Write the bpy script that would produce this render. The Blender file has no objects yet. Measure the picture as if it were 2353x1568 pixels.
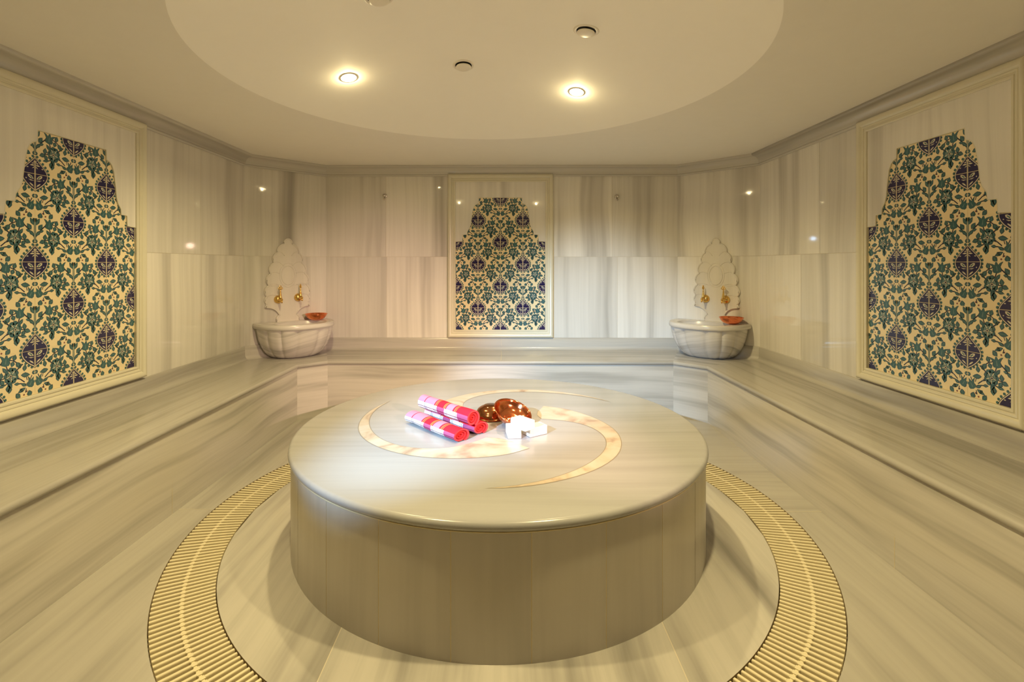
import bpy, math, random
from mathutils import Vector, Matrix
from math import sin, cos, pi, radians, sqrt, atan2, hypot

random.seed(7)
SC = bpy.context.scene
COL = SC.collection

# ------------------------------------------------------------------ helpers
class MB:
    """collects faces with uv (metres), material slot, tone and smooth flag; builds ONE mesh object"""
    def __init__(self):
        self.v = []; self.f = []; self.uv = []; self.m = []; self.t = []; self.s = []
    def face(self, pts, uvs=None, m=0, tone=1.0, smooth=False):
        i = len(self.v)
        self.v += [tuple(p) for p in pts]
        self.f.append(tuple(range(i, i + len(pts))))
        self.uv.append(uvs if uvs else [(p[0], p[2]) for p in pts])
        self.m.append(m); self.t.append(tone); self.s.append(smooth)
    def grid(self, P, UV=None, m=0, tone=1.0, smooth=True, closeu=False, closev=False, flip=False):
        """P[i][j] points"""
        n, k = len(P), len(P[0])
        base = len(self.v)
        for r in P: self.v += [tuple(p) for p in r]
        for i in range(n if closeu else n - 1):
            for j in range(k if closev else k - 1):
                i2, j2 = (i + 1) % n, (j + 1) % k
                idx = [(i, j), (i2, j), (i2, j2), (i, j2)]
                if flip: idx.reverse()
                self.f.append(tuple(base + a * k + b for a, b in idx))
                if UV:
                    u = []
                    for a, b in idx:
                        aa = n if (closeu and a == 0 and i == n - 1) else a
                        bb = k if (closev and b == 0 and j == k - 1) else b
                        u.append(UV(aa, bb))
                else:
                    u = [(P[a][b][0], P[a][b][1] + P[a][b][2]) for a, b in idx]
                self.uv.append(u); self.m.append(m); self.t.append(tone); self.s.append(smooth)
    def box(self, x0, x1, y0, y1, z0, z1, m=0, tone=1.0, M=None):
        c = [Vector((x, y, z)) for z in (z0, z1) for y in (y0, y1) for x in (x0, x1)]
        if M: c = [M @ p for p in c]
        for q in ((0, 2, 3, 1), (4, 5, 7, 6), (0, 1, 5, 4), (2, 6, 7, 3), (0, 4, 6, 2), (1, 3, 7, 5)):
            self.face([c[i] for i in q], None, m, tone)
    def lathe(self, prof, n=48, M=None, m=0, tone=1.0, smooth=True, flip=False):
        """prof (r,z) from axis outwards; revolve about z"""
        P = []
        for i in range(n):
            a = 2 * pi * i / n
            P.append([(M @ Vector((r * cos(a), r * sin(a), z))) if M else Vector((r * cos(a), r * sin(a), z)) for r, z in prof])
        rr = max(r for r, z in prof)
        self.grid(P, lambda i, j: (i / n * 2 * pi * rr, prof[j][1] + prof[j][0]), m, tone, smooth, closeu=True, flip=flip)
    def tube(self, path, rad, n=8, m=0, cap=True, flat=None):
        path = [Vector(p) for p in path]
        rads = rad if isinstance(rad, (list, tuple)) else [rad] * len(path)
        P = []; up = Vector((0, 0, 1))
        for i, p in enumerate(path):
            d = (path[min(i + 1, len(path) - 1)] - path[max(i - 1, 0)]).normalized()
            a = d.cross(up)
            if a.length < 1e-3: a = d.cross(Vector((0, 1, 0)))
            a.normalize(); b = a.cross(d).normalized()
            P.append([p + (a * cos(2 * pi * k / n) + b * sin(2 * pi * k / n)) * rads[i] for k in range(n)])
        self.grid(P, None, m, 1.0, True, closev=True)
        if cap:
            self.face(P[0], None, m); self.face(list(reversed(P[-1])), None, m)
    def build(self, name, mats, parent=None, loc=None, weld=True):
        me = bpy.data.meshes.new(name)
        me.from_pydata(self.v, [], self.f)
        ul = me.uv_layers.new(name='UVMap')
        flat = [c for u in self.uv for p in u for c in p]
        ul.data.foreach_set('uv', flat)
        for mm in (mats if isinstance(mats, (list, tuple)) else [mats]): me.materials.append(mm)
        me.polygons.foreach_set('material_index', self.m)
        me.polygons.foreach_set('use_smooth', self.s)
        at = me.attributes.new('tone', 'FLOAT', 'FACE')
        at.data.foreach_set('value', self.t)
        me.update()
        if weld:
            import bmesh
            bm = bmesh.new(); bm.from_mesh(me)
            bmesh.ops.remove_doubles(bm, verts=bm.verts, dist=1e-5)
            bmesh.ops.recalc_face_normals(bm, faces=bm.faces)
            bm.to_mesh(me); bm.free()
        o = bpy.data.objects.new(name, me); COL.objects.link(o)
        if parent: o.parent = parent
        if loc: o.location = loc
        return o

def tag(o, label=None, cat=None, group=None, kind=None):
    if label: o['label'] = label
    if cat: o['category'] = cat
    if group: o['group'] = group
    if kind: o['kind'] = kind
    return o
def thing(name, loc, rz, label, cat, group=None):
    o = bpy.data.objects.new(name, None); COL.objects.link(o)
    o.empty_display_size = .05
    o.location = loc; o.rotation_euler = (0, 0, rz)
    return tag(o, label, cat, group)
def copy_tree(o, label=None, loc=None, rot=None):
    c = o.copy(); COL.objects.link(c)
    for ch in o.children:
        d = ch.copy(); COL.objects.link(d); d.parent = c
        for g in ch.children:
            e = g.copy(); COL.objects.link(e); e.parent = d
    if label: c['label'] = label
    if loc is not None: c.location = loc
    if rot is not None: c.rotation_euler = rot
    return c
def bevel(o, w, seg=2):
    b = o.modifiers.new('bevel', 'BEVEL'); b.width = w; b.segments = seg; b.limit_method = 'ANGLE'; b.angle_limit = radians(40)
    return o
def offset_poly(pts, d):
    """mitred offset of an open polyline towards the room (d>0)"""
    out = []
    n = len(pts)
    for i in range(n):
        ns = []
        for a, b in ((i - 1, i), (i, i + 1)):
            if a >= 0 and b < n:
                dx, dy = pts[b][0] - pts[a][0], pts[b][1] - pts[a][1]
                L = hypot(dx, dy); ns.append((dy / L, -dx / L))
        if len(ns) == 1: out.append((pts[i][0] + ns[0][0] * d, pts[i][1] + ns[0][1] * d))
        else:
            mx, my = ns[0][0] + ns[1][0], ns[0][1] + ns[1][1]
            k = d / ((mx * ns[0][0] + my * ns[0][1]))
            out.append((pts[i][0] + mx * k, pts[i][1] + my * k))
    return out

# ------------------------------------------------------------------ materials
def newmat(name):
    m = bpy.data.materials.new(name); m.use_nodes = True
    nt = m.node_tree; b = nt.nodes['Principled BSDF']
    return m, nt, b
def simple(name, col, rough=.5, metal=0.0, spec=.5):
    m, nt, b = newmat(name)
    b.inputs['Base Color'].default_value = (*col, 1); b.inputs['Roughness'].default_value = rough
    b.inputs['Metallic'].default_value = metal; b.inputs['Specular IOR Level'].default_value = spec
    return m
def marble(name, base=(.66, .625, .565), vein=(.40, .375, .335), su=7.0, sv=.45, amt=.75, rough=.13, lo=.42, hi=.70, dark=.0, spec=.5):
    m, nt, b = newmat(name); N = nt.nodes; L = nt.links
    uv = N.new('ShaderNodeUVMap'); uv.uv_map = 'UVMap'
    # gentle warp so the veins wander
    mp0 = N.new('ShaderNodeMapping'); mp0.inputs['Scale'].default_value = (1.3, 1.3, 1)
    n0 = N.new('ShaderNodeTexNoise'); n0.inputs['Scale'].default_value = 1.0; n0.inputs['Detail'].default_value = 1.0
    L.new(uv.outputs['UV'], mp0.inputs['Vector']); L.new(mp0.outputs['Vector'], n0.inputs['Vector'])
    sub = N.new('ShaderNodeVectorMath'); sub.operation = 'SUBTRACT'; sub.inputs[1].default_value = (.5, .5, .5)
    L.new(n0.outputs['Color'], sub.inputs[0])
    sc = N.new('ShaderNodeVectorMath'); sc.operation = 'SCALE'; sc.inputs['Scale'].default_value = .07
    L.new(sub.outputs[0], sc.inputs[0])
    ad = N.new('ShaderNodeVectorMath'); ad.operation = 'ADD'
    L.new(uv.outputs['UV'], ad.inputs[0]); L.new(sc.outputs[0], ad.inputs[1])
    def noise(a, c, det, rgh):
        mp = N.new('ShaderNodeMapping'); mp.inputs['Scale'].default_value = (a, c, 1)
        n = N.new('ShaderNodeTexNoise'); n.inputs['Scale'].default_value = 1.0
        n.inputs['Detail'].default_value = det; n.inputs['Roughness'].default_value = rgh
        L.new(ad.outputs[0], mp.inputs['Vector']); L.new(mp.outputs['Vector'], n.inputs['Vector'])
        return n.outputs['Fac']
    broad = noise(su, sv, 3, .55); fine = noise(su * 6, sv * 2.2, 3, .6); cloud = noise(1.7, 1.1, 2, .5)
    r1 = N.new('ShaderNodeMapRange'); r1.interpolation_type = 'SMOOTHSTEP'
    r1.inputs['From Min'].default_value = lo; r1.inputs['From Max'].default_value = hi
    L.new(broad, r1.inputs['Value'])
    r2 = N.new('ShaderNodeMapRange'); r2.inputs['From Min'].default_value = .42; r2.inputs['From Max'].default_value = .72
    L.new(fine, r2.inputs['Value'])
    mul = N.new('ShaderNodeMath'); mul.operation = 'MULTIPLY_ADD'
    L.new(r2.outputs[0], mul.inputs[0]); mul.inputs[1].default_value = .22; L.new(r1.outputs[0], mul.inputs[2])
    m2 = N.new('ShaderNodeMath'); m2.operation = 'MULTIPLY'; m2.use_clamp = True
    L.new(mul.outputs[0], m2.inputs[0]); m2.inputs[1].default_value = amt
    mix = N.new('ShaderNodeMix'); mix.data_type = 'RGBA'
    mix.inputs[6].default_value = (*base, 1); mix.inputs[7].default_value = (*vein, 1)
    L.new(m2.outputs[0], mix.inputs[0])
    at = N.new('ShaderNodeAttribute'); at.attribute_name = 'tone'
    cl = N.new('ShaderNodeMapRange'); cl.inputs['To Min'].default_value = .93; cl.inputs['To Max'].default_value = 1.06
    L.new(cloud, cl.inputs['Value'])
    tm = N.new('ShaderNodeMath'); tm.operation = 'MULTIPLY'
    L.new(at.outputs['Fac'], tm.inputs[0]); L.new(cl.outputs[0], tm.inputs[1])
    fin = N.new('ShaderNodeVectorMath'); fin.operation = 'SCALE'
    L.new(mix.outputs[2], fin.inputs[0]); L.new(tm.outputs[0], fin.inputs['Scale'])
    L.new(fin.outputs[0], b.inputs['Base Color'])
    b.inputs['Roughness'].default_value = rough; b.inputs['Specular IOR Level'].default_value = spec
    return m

M_WALL = marble('wall_marble', base=(.76, .73, .67), vein=(.40, .375, .335), su=4.5, sv=.2, rough=.035, lo=.46, hi=.80, amt=.9)
M_BENCH = marble('bench_marble', base=(.48, .455, .41), vein=(.22, .205, .18), lo=.44, su=11, sv=.55, amt=.55, rough=.2)
M_FLOOR = marble('floor_marble', base=(.44, .415, .365), vein=(.25, .235, .21), su=6, sv=.42, amt=.8, rough=.16, lo=.45, hi=.75)
M_INNER = marble('inner_floor_marble', base=(.46, .435, .385), vein=(.17, .16, .145), su=4.5, sv=.5, amt=1.0, rough=.16, lo=.44, hi=.78)
M_SLAB = marble('slab_marble', base=(.36, .355, .35), vein=(.27, .265, .26), su=9, sv=.5, amt=.55, rough=.22)
M_DRUM = marble('drum_marble', base=(.53, .495, .44), vein=(.40, .375, .335), su=8, sv=.5, amt=.5, rough=.3)
M_BASIN = marble('basin_marble', base=(.68, .65, .61), vein=(.34, .325, .31), su=14, sv=.8, amt=.9, rough=.25, lo=.43)
M_PLAIN = marble('pale_marble', base=(.70, .66, .59), vein=(.55, .52, .46), su=9, sv=.5, amt=.4, rough=.25)
M_FRAME = simple('cream_moulding', (.70, .66, .52), .22)
M_PLASTER = None
def plaster(name, c1, c2):
    m, nt, b = newmat(name); N = nt.nodes; L = nt.links
    tc = N.new('ShaderNodeTexCoord'); n = N.new('ShaderNodeTexNoise'); n.inputs['Scale'].default_value = 14; n.inputs['Detail'].default_value = 4
    L.new(tc.outputs['Object'], n.inputs['Vector'])
    mx = N.new('ShaderNodeMix'); mx.data_type = 'RGBA'; mx.inputs[6].default_value = (*c1, 1); mx.inputs[7].default_value = (*c2, 1)
    L.new(n.outputs['Fac'], mx.inputs[0]); L.new(mx.outputs[2], b.inputs['Base Color'])
    b.inputs['Roughness'].default_value = .75
    bp = N.new('ShaderNodeBump'); bp.inputs['Strength'].default_value = .04; bp.inputs['Distance'].default_value = .01
    L.new(n.outputs['Fac'], bp.inputs['Height']); L.new(bp.outputs[0], b.inputs['Normal'])
    return m
M_PLASTER = plaster('ceiling_plaster', (.82, .79, .73), (.85, .82, .76)); M_DOME = plaster('dome_plaster', (.90, .87, .81), (.92, .89, .83))
M_GROUT = simple('grout', (.58, .52, .40), .8)
M_CREAMGROUT = simple('cream_grout', (.78, .66, .40), .7)
M_DARKGROUT = simple('dark_grout', (.23, .20, .16), .8)
M_CHANNEL = simple('channel_lining', (.30, .235, .135), .7)
M_GRATE = simple('grate_plastic', (.72, .64, .43), .4)
M_BRASS = simple('brass', (.78, .52, .16), .24, 1.0)
M_CHROME = simple('chrome', (.62, .58, .52), .2, 1.0)
M_WHITE = simple('white_enamel', (.78, .73, .64), .35)
M_BLACK = simple('dark_void', (.012, .011, .010), .9)
M_SOAP = simple('soap', (.80, .78, .72), .45)
M_TGROUND = simple('tile_ground', (.85, .71, .45), .16)
M_TGREEN = simple('tile_green', (.045, .128, .142), .16)
M_TDARK = simple('tile_dark', (.025, .030, .055), .16)
M_TNAVY = simple('tile_navy', (.020, .016, .075), .16)
M_TPALE = simple('tile_pale', (.66, .60, .46), .16)
M_TGREY = simple('tile_greygreen', (.13, .21, .205), .16)
M_TRUST = simple('tile_rust', (.22, .07, .06), .16)
TILES = [M_TGROUND, M_TGREEN, M_TDARK, M_TNAVY, M_TPALE, M_TGREY, M_TRUST, M_CREAMGROUT]

def copper(name, c1, c2, rough):
    m, nt, b = newmat(name); N = nt.nodes; L = nt.links
    tc = N.new('ShaderNodeTexCoord')
    v = N.new('ShaderNodeTexVoronoi'); v.inputs['Scale'].default_value = 55
    n = N.new('ShaderNodeTexNoise'); n.inputs['Scale'].default_value = 18; n.inputs['Detail'].default_value = 3
    L.new(tc.outputs['Object'], v.inputs['Vector']); L.new(tc.outputs['Object'], n.inputs['Vector'])
    mx = N.new('ShaderNodeMix'); mx.data_type = 'RGBA'; mx.inputs[6].default_value = (*c1, 1); mx.inputs[7].default_value = (*c2, 1)
    L.new(n.outputs['Fac'], mx.inputs[0]); L.new(mx.outputs[2], b.inputs['Base Color'])
    b.inputs['Metallic'].default_value = 1; b.inputs['Roughness'].default_value = rough
    bp = N.new('ShaderNodeBump'); bp.inputs['Strength'].default_value = .12; bp.inputs['Distance'].default_value = .0015
    L.new(v.outputs['Distance'], bp.inputs['Height']); L.new(bp.outputs[0], b.inputs['Normal'])
    return m
M_COPPER = copper('hammered_copper', (.93, .33, .15), (.82, .23, .09), .12)
M_AGED = copper('dark_copper', (.50, .20, .085), (.36, .13, .05), .15)

def stone_inlay():
    m, nt, b = newmat('inlay_stone'); N = nt.nodes; L = nt.links
    tc = N.new('ShaderNodeTexCoord')
    n = N.new('ShaderNodeTexNoise'); n.inputs['Scale'].default_value = 5; n.inputs['Detail'].default_value = 5; n.inputs['Distortion'].default_value = 1.5
    L.new(tc.outputs['Object'], n.inputs['Vector'])
    r = N.new('ShaderNodeValToRGB'); e = r.color_ramp.elements
    e[0].position = .30; e[0].color = (.35, .25, .18, 1)
    e[1].position = .62; e[1].color = (.52, .47, .40, 1)
    x = e.new(.44); x.color = (.49, .41, .31, 1)
    L.new(n.outputs['Fac'], r.inputs[0]); L.new(r.outputs[0], b.inputs['Base Color'])
    b.inputs['Roughness'].default_value = .22
    return m
M_INLAY = stone_inlay()

def towel_mat():
    """uv: u = metres along the roll from the front end, v = turn fraction of the outer layer"""
    m, nt, b = newmat('plaid_cotton'); N = nt.nodes; L = nt.links
    uv = N.new('ShaderNodeUVMap'); sp = N.new('ShaderNodeSeparateXYZ'); L.new(uv.outputs[0], sp.inputs[0])
    RED = (.72, .018, .035); PINK = (.60, .20, .29); PURP = (.36, .08, .17); WHT = (.70, .69, .71); ORG = (.86, .24, .06); GRY = (.30, .29, .30); DRD = (.45, .03, .05)
    def ramp(stops, src, scale):
        mu = N.new('ShaderNodeMath'); mu.operation = 'MULTIPLY'; mu.inputs[1].default_value = scale; L.new(src, mu.inputs[0])
        r = N.new('ShaderNodeValToRGB'); r.color_ramp.interpolation = 'CONSTANT'; e = r.color_ramp.elements
        e[0].position = 0; e[0].color = (*stops[0][1], 1); e[1].position = stops[1][0]; e[1].color = (*stops[1][1], 1)
        for p, c in stops[2:]:
            q = e.new(p); q.color = (*c, 1)
        L.new(mu.outputs[0], r.inputs[0]); return r.outputs[0]
    S = 1 / .395
    k = lambda *a: [(x * S, c) for x, c in a]
    top = ramp(k((0, RED), (.088, ORG), (.092, DRD), (.098, ORG), (.102, DRD), (.115, PINK), (.165, DRD), (.172, ORG), (.176, DRD), (.182, ORG), (.186, RED),
                 (.235, ORG), (.239, DRD), (.245, ORG), (.249, DRD), (.258, PINK), (.335, DRD), (.342, PINK)), sp.outputs[0], S)
    side = ramp(k((0, PURP), (.078, WHT), (.084, GRY), (.088, WHT), (.096, GRY), (.100, WHT), (.155, GRY), (.159, WHT), (.166, GRY), (.170, WHT), (.176, PURP),
                  (.236, WHT), (.242, GRY), (.246, WHT), (.254, GRY), (.258, WHT), (.318, GRY), (.323, WHT), (.330, GRY), (.335, WHT)), sp.outputs[0], S)
    def band(c, h):
        a = N.new('ShaderNodeMath'); a.operation = 'COMPARE'; a.inputs[1].default_value = c; a.inputs[2].default_value = h
        L.new(sp.outputs[1], a.inputs[0]); return a.outputs[0]
    def mix(f, a, c):
        x = N.new('ShaderNodeMix'); x.data_type = 'RGBA'; L.new(f, x.inputs[0]); L.new(a, x.inputs[6])
        if isinstance(c, tuple): x.inputs[7].default_value = (*c, 1)
        else: L.new(c, x.inputs[7])
        return x.outputs[2]
    c = mix(band(.37, .205), top, side)
    for q in (.215, .30, .385, .47): c = mix(band(q, .008), c, (.16, .010, .03))
    L.new(c, b.inputs['Base Color']); b.inputs['Roughness'].default_value = .9; b.inputs['Specular IOR Level'].default_value = .1
    n = N.new('ShaderNodeTexNoise'); n.inputs['Scale'].default_value = 900
    bp = N.new('ShaderNodeBump'); bp.inputs['Strength'].default_value = .3; bp.inputs['Distance'].default_value = .001
    tc = N.new('ShaderNodeTexCoord'); L.new(tc.outputs['Object'], n.inputs['Vector']); L.new(n.outputs['Fac'], bp.inputs['Height']); L.new(bp.outputs[0], b.inputs['Normal'])
    return m
M_PLAID = towel_mat()
M_TRED = simple('towel_red', (.74, .028, .03), .9, 0, .1)
M_TEDGE = simple('towel_edge', (.78, .055, .06), .9, 0, .1)
def emit(name, col, s):
    m, nt, b = newmat(name)
    b.inputs['Base Color'].default_value = (*col, 1)
    b.inputs['Emission Color'].default_value = (*col, 1); b.inputs['Emission Strength'].default_value = s
    return m
M_LAMP = emit('lit_bulb', (1.0, .80, .48), 30)

# ------------------------------------------------------------------ dimensions
X0 = -.0307; XL, XR = -2.199, 2.138; YF, YW, YD = -2.2, 4.675, 4.166
CX, CY = -1.689, 1.6275                      # where the end wall meets the splayed corner walls
ZC = 2.1745                                  # flat ceiling
WALLP = [(XL, YF), (XL, YD), (CX, YW), (CY, YW), (XR, YD), (XR, YF)]
BX0, BX1 = -1.665, 1.6035
FRONTP = [(BX0, YF), (BX0, 3.965), (-1.475, 4.12), (1.399, 4.12), (BX1, 3.925), (BX1, YF)]
BZ = .450
SLAB = Vector((X0, 2.5195, 0)); SR = .985; SZ = .449

# ------------------------------------------------------------------ walls
def rnd(a, b): return random.uniform(a, b)
def wall(name, p, q, rows, tones=None):
    """rows: (z0, z1, [cuts along the wall])"""
    d = Vector((q[0] - p[0], q[1] - p[1], 0)); L = d.length; d.normalize(); n = Vector((d.y, -d.x, 0))
    P = lambda s, z, o=0: Vector((p[0], p[1], 0)) + d * s + Vector((0, 0, z)) + n * o
    mb = MB(); g = .0011
    for z0, z1, cuts in rows:
        cs = [0] + list(cuts) + [L]
        for a, b in zip(cs, cs[1:]):
            t = rnd(.86, 1.08); ou, ov = rnd(0, 40), rnd(0, 40)
            a2, b2 = a + (g if a > 0 else 0), b - (g if b < L else 0)
            mb.face([P(a2, z0 + g), P(b2, z0 + g), P(b2, z1 - g), P(a2, z1 - g)],
                    [(a2 + ou, z0 + ov), (b2 + ou, z0 + ov), (b2 + ou, z1 + ov), (a2 + ou, z1 + ov)], 0, t)
    z0, z1 = rows[0][0], rows[-1][1]
    mb.face([P(0, z0, -.001), P(L, z0, -.001), P(L, z1, -.001), P(0, z1, -.001)], None, 1)
    mb.face([P(0, z0, -.08), P(L, z0, -.08), P(L, z1, -.08), P(0, z1, -.08)], None, 1)
    mb.face([P(0, z0, -.003), P(L, z0, -.003), P(L, z0, -.08), P(0, z0, -.08)], None, 1)
    mb.face([P(0, z1, -.003), P(L, z1, -.003), P(L, z1, -.08), P(0, z1, -.08)], None, 1)
    return tag(mb.build(name, [M_WALL, M_GROUT], weld=False), kind='structure')
ZJ = 1.325; ZT = ZC
def rows(lo, up): return [(0.0, ZJ, lo), (ZJ, ZT, up)]
random.seed(21)
wall('wall_left', WALLP[0], WALLP[1], rows([.8, 1.6, 2.25, 2.9, 3.55, 4.2, 4.75, 5.775], [.8, 1.6, 2.25, 2.9, 3.55, 4.2, 4.75, 5.769]))
wall('wall_back_left', WALLP[1], WALLP[2], rows([], []))
wall('wall_back', WALLP[2], WALLP[3], rows([.575, 1.163, 1.66, 2.14, 2.75], [.568, 1.16, 1.66, 2.15, 2.70]))
wall('wall_back_right', WALLP[3], WALLP[4], rows([], []))
wall('wall_right', WALLP[4], WALLP[5], rows([.575, 1.15, 1.6, 2.1, 2.8, 3.4, 4.0], [.785, 1.15, 1.6, 2.1, 2.8, 3.4, 4.0]))
wall('wall_front', WALLP[5], WALLP[0], rows([.7, 1.4, 2.1, 2.8, 3.5], [.7, 1.4, 2.1, 2.8, 3.5]))

# ------------------------------------------------------------------ ceiling with a shallow dome
DC = Vector((-.1108, 2.3878)); DR, DH = 1.2646, .23
def dome_z(r): return ZC + DH * (1 - (r / DR) ** 2)
def ceiling():
    mb = MB(); n = 120
    x0, x1, y0, y1 = XL - .08, XR + .08, YF - .08, YW + .08
    def border(a):
        dx, dy = cos(a), sin(a)
        t = min([(x1 - DC.x) / dx if dx > 1e-9 else 9e9, (x0 - DC.x) / dx if dx < -1e-9 else 9e9,
                 (y1 - DC.y) / dy if dy > 1e-9 else 9e9, (y0 - DC.y) / dy if dy < -1e-9 else 9e9])
        return (DC.x + dx * t, DC.y + dy * t, ZC)
    angs = sorted([2 * pi * i / n for i in range(n)] + [atan2(y - DC.y, x - DC.x) % (2 * pi) for x in (x0, x1) for y in (y0, y1)])
    rim = [(DC.x + DR * cos(a), DC.y + DR * sin(a), ZC) for a in angs]
    out = [border(a) for a in angs]
    mb.grid([rim, out], smooth=False, closev=True)
    P = []
    for k in range(0, 15):
        r = DR * (1 - k / 14 * .999)
        P.append([(DC.x + r * cos(a), DC.y + r * sin(a), dome_z(r)) for a in angs])
    mb.grid(P, None, 1, smooth=True, closev=True)
    mb.grid([[(p[0], p[1], ZC + .32) for p in out], out], smooth=False, closev=True)
    mb.face([(p[0], p[1], ZC + .32) for p in out])
    o = mb.build('ceiling', [M_PLASTER, M_DOME], weld=False)
    return tag(o, kind='structure')
ceiling()

# ------------------------------------------------------------------ floor with the ring channel
RO, RI, RM = 1.4519, 1.2461, 1.3551
def floor():
    mb = MB(); g = .003; n = 160
    x0, x1, y0, y1 = XL - .08, XR + .08, YF - .08, YW + .08
    def border(a):
        dx, dy = cos(a), sin(a)
        t = min([(x1 - SLAB.x) / dx if dx > 1e-9 else 9e9, (x0 - SLAB.x) / dx if dx < -1e-9 else 9e9,
                 (y1 - SLAB.y) / dy if dy > 1e-9 else 9e9, (y0 - SLAB.y) / dy if dy < -1e-9 else 9e9])
        return (SLAB.x + dx * t, SLAB.y + dy * t)
    angs = sorted([2 * pi * i / n for i in range(n)] + [atan2(y - SLAB.y, x - SLAB.x) % (2 * pi) for x in (x0, x1) for y in (y0, y1)])
    offs = [(3.1, 8.7), (11.3, 2.2), (5.6, 14.9), (20.4, 6.6)]
    for i, a in enumerate(angs):
        b = angs[(i + 1) % len(angs)]
        q = int((a + 1e-6) // (pi / 2)) % 4; ou, ov = offs[q]
        R = RO + g
        pts = [(SLAB.x + R * cos(a), SLAB.y + R * sin(a)), border(a), border(b), (SLAB.x + R * cos(b), SLAB.y + R * sin(b))]
        uv = [((y + ou, x + ov) if q == 0 else (x + ou, y + ov)) for x, y in pts]
        mb.face([(x, y, 0) for x, y in pts], uv, 0, (1.0, 1.02, 1.0, .98)[q])
    # inner disc in three strips
    R = RI - g; xs = sorted([-R + 2 * R * i / 120 for i in range(121)] + [-.5305, .5805])
    for a, b in zip(xs, xs[1:]):
        k = 0 if b <= -.5304 else (1 if b <= .5806 else 2); ou, ov = [(31.2, 4.1), (8.8, 22.3), (15.5, 9.4)][k]
        ya, yb = sqrt(max(R * R - a * a, 0)), sqrt(max(R * R - b * b, 0))
        pts = [(a, -ya), (b, -yb), (b, yb), (a, ya)]
        mb.face([(SLAB.x + x, SLAB.y + y, 0) for x, y in pts], [(x + ou, y + ov) for x, y in pts], 3, (1.10, 1.14, 1.12)[k])
    def ring(r0, z0, r1, z1, m):
        A = [[(SLAB.x + r * cos(2 * pi * i / n), SLAB.y + r * sin(2 * pi * i / n), z) for r, z in ((r0, z0), (r1, z1))] for i in range(n)]
        mb.grid(A, None, m, 1.0, True, closeu=True)
    ring(RO + g, 0, RO + g, -.055, 1); ring(RI - g, 0, RI - g, -.055, 1); ring(RI - g, -.055, RO + g, -.055, 1)
    # grout lines
    def strip(ax, ay, bx, by, w=.0016):
        d = Vector((bx - ax, by - ay, 0)).normalized(); nn = Vector((d.y, -d.x, 0)) * w
        A, B = Vector((ax, ay, .0004)), Vector((bx, by, .0004))
        mb.face([A - nn, B - nn, B + nn, A + nn], None, 2)
    strip(BX0 - .1, SLAB.y, SLAB.x - RO - g, SLAB.y); strip(SLAB.x + RO + g, SLAB.y, BX1 + .1, SLAB.y)
    for x in (-.5305, .5805):
        y = sqrt(R * R - x * x); strip(SLAB.x + x, SLAB.y - y, SLAB.x + x, SLAB.y + y)
    return tag(mb.build('floor', [M_FLOOR, M_CHANNEL, M_GROUT, M_INNER], weld=False), kind='structure')
floor()

# ------------------------------------------------------------------ drain grate ring
def grate():
    t = thing('drain_grate', (SLAB.x, SLAB.y, -.022), 0, 'cream ring-shaped slatted drain grate set in the floor around the round platform', 'grate')
    N = 340
    def slats(r0, r1, w0, w1):
        mb = MB()
        for i in range(N):
            a = 2 * pi * (i + .5) / N; M = Matrix.Rotation(a, 4, 'Z')
            c = [(r0, -w0), (r1, -w1), (r1, w1), (r0, w0)]; e = .0022
            T = [M @ Vector((x + (e if x == r0 else -e) * 0, y * .78, .022)) for x, y in c]
            S = [M @ Vector((x, y, .0195)) for x, y in c]
            B = [M @ Vector((x, y, .0)) for x, y in c]
            mb.face(T); 
            for j in range(4):
                k = (j + 1) % 4
                mb.face([S[j], S[k], T[k], T[j]]); mb.face([B[j], B[k], S[k], S[j]])
        return mb
    p = 2 * pi / N
    slats(RI + .001, RM - .0075, p * RI * .225, p * RM * .225).build('inner_slats', M_GRATE, t)
    slats(RM + .0075, RO - .001, p * RM * .225, p * RO * .225).build('outer_slats', M_GRATE, t)
    mb = MB()
    for i in range(N):
        for s, (h, w) in enumerate(((.0215, .0075), (.0185, .0045))):
            a0 = 2 * pi * (i + .18 + (.64 if s else 0)) / N; a1 = 2 * pi * (i + (1.18 if s else .82)) / N
            pts = [(RM - w, a0), (RM + w, a0), (RM + w, a1), (RM - w, a1)]
            T = [Vector((r * cos(a), r * sin(a), h)) for r, a in pts]; B = [Vector((r * cos(a), r * sin(a), 0)) for r, a in pts]
            mb.face(T)
            for j in range(4): mb.face([B[j], B[(j + 1) % 4], T[(j + 1) % 4], T[j]])
    mb.build('spine', M_GRATE, t)
    # carrier ribs that hang in the channel and bear on its bottom
    mb = MB(); n = 160
    for r in (RI + .012, RM, RO - .012):
        A = [[(rr * cos(2 * pi * i / n), rr * sin(2 * pi * i / n), z) for rr, z in ((r - .004, -.033), (r - .004, .004), (r + .004, .004), (r + .004, -.033))] for i in range(n)]
        mb.grid(A, closeu=True)
    mb.build('carrier_ring', M_GRATE, t)
grate()

# ------------------------------------------------------------------ benches, skirting, cornice
def sweep(mb, prof, seg, m=0, tone=1.0, uoff=0, voff=0, closed=False, caps=False):
    """prof: list of (basepoly, offset, z, smooth); seg index i -> quads between corner i and i+1"""
    A = []; B = []
    u = 0; us = []
    last = None
    for poly, off, z in prof:
        pp = offset_poly(poly, off)
        a, b = Vector((*pp[seg], z)), Vector((*pp[seg + 1], z))
        if last: u += (a - last).length
        last = a; us.append(u); A.append(a); B.append(b)
    L = (B[0] - A[0]).length
    for j in range(len(prof) - 1 + (1 if closed else 0)):
        k = (j + 1) % len(prof)
        uu = us[k] if k else us[j] + .05
        mb.face([A[j], B[j], B[k], A[k]], [(us[j] + uoff, voff), (us[j] + uoff, voff + L), (uu + uoff, voff + L), (uu + uoff, voff)], m, tone, False)
    if caps:
        mb.face(A, None, m, tone); mb.face(list(reversed(B)), None, m, tone)
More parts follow.
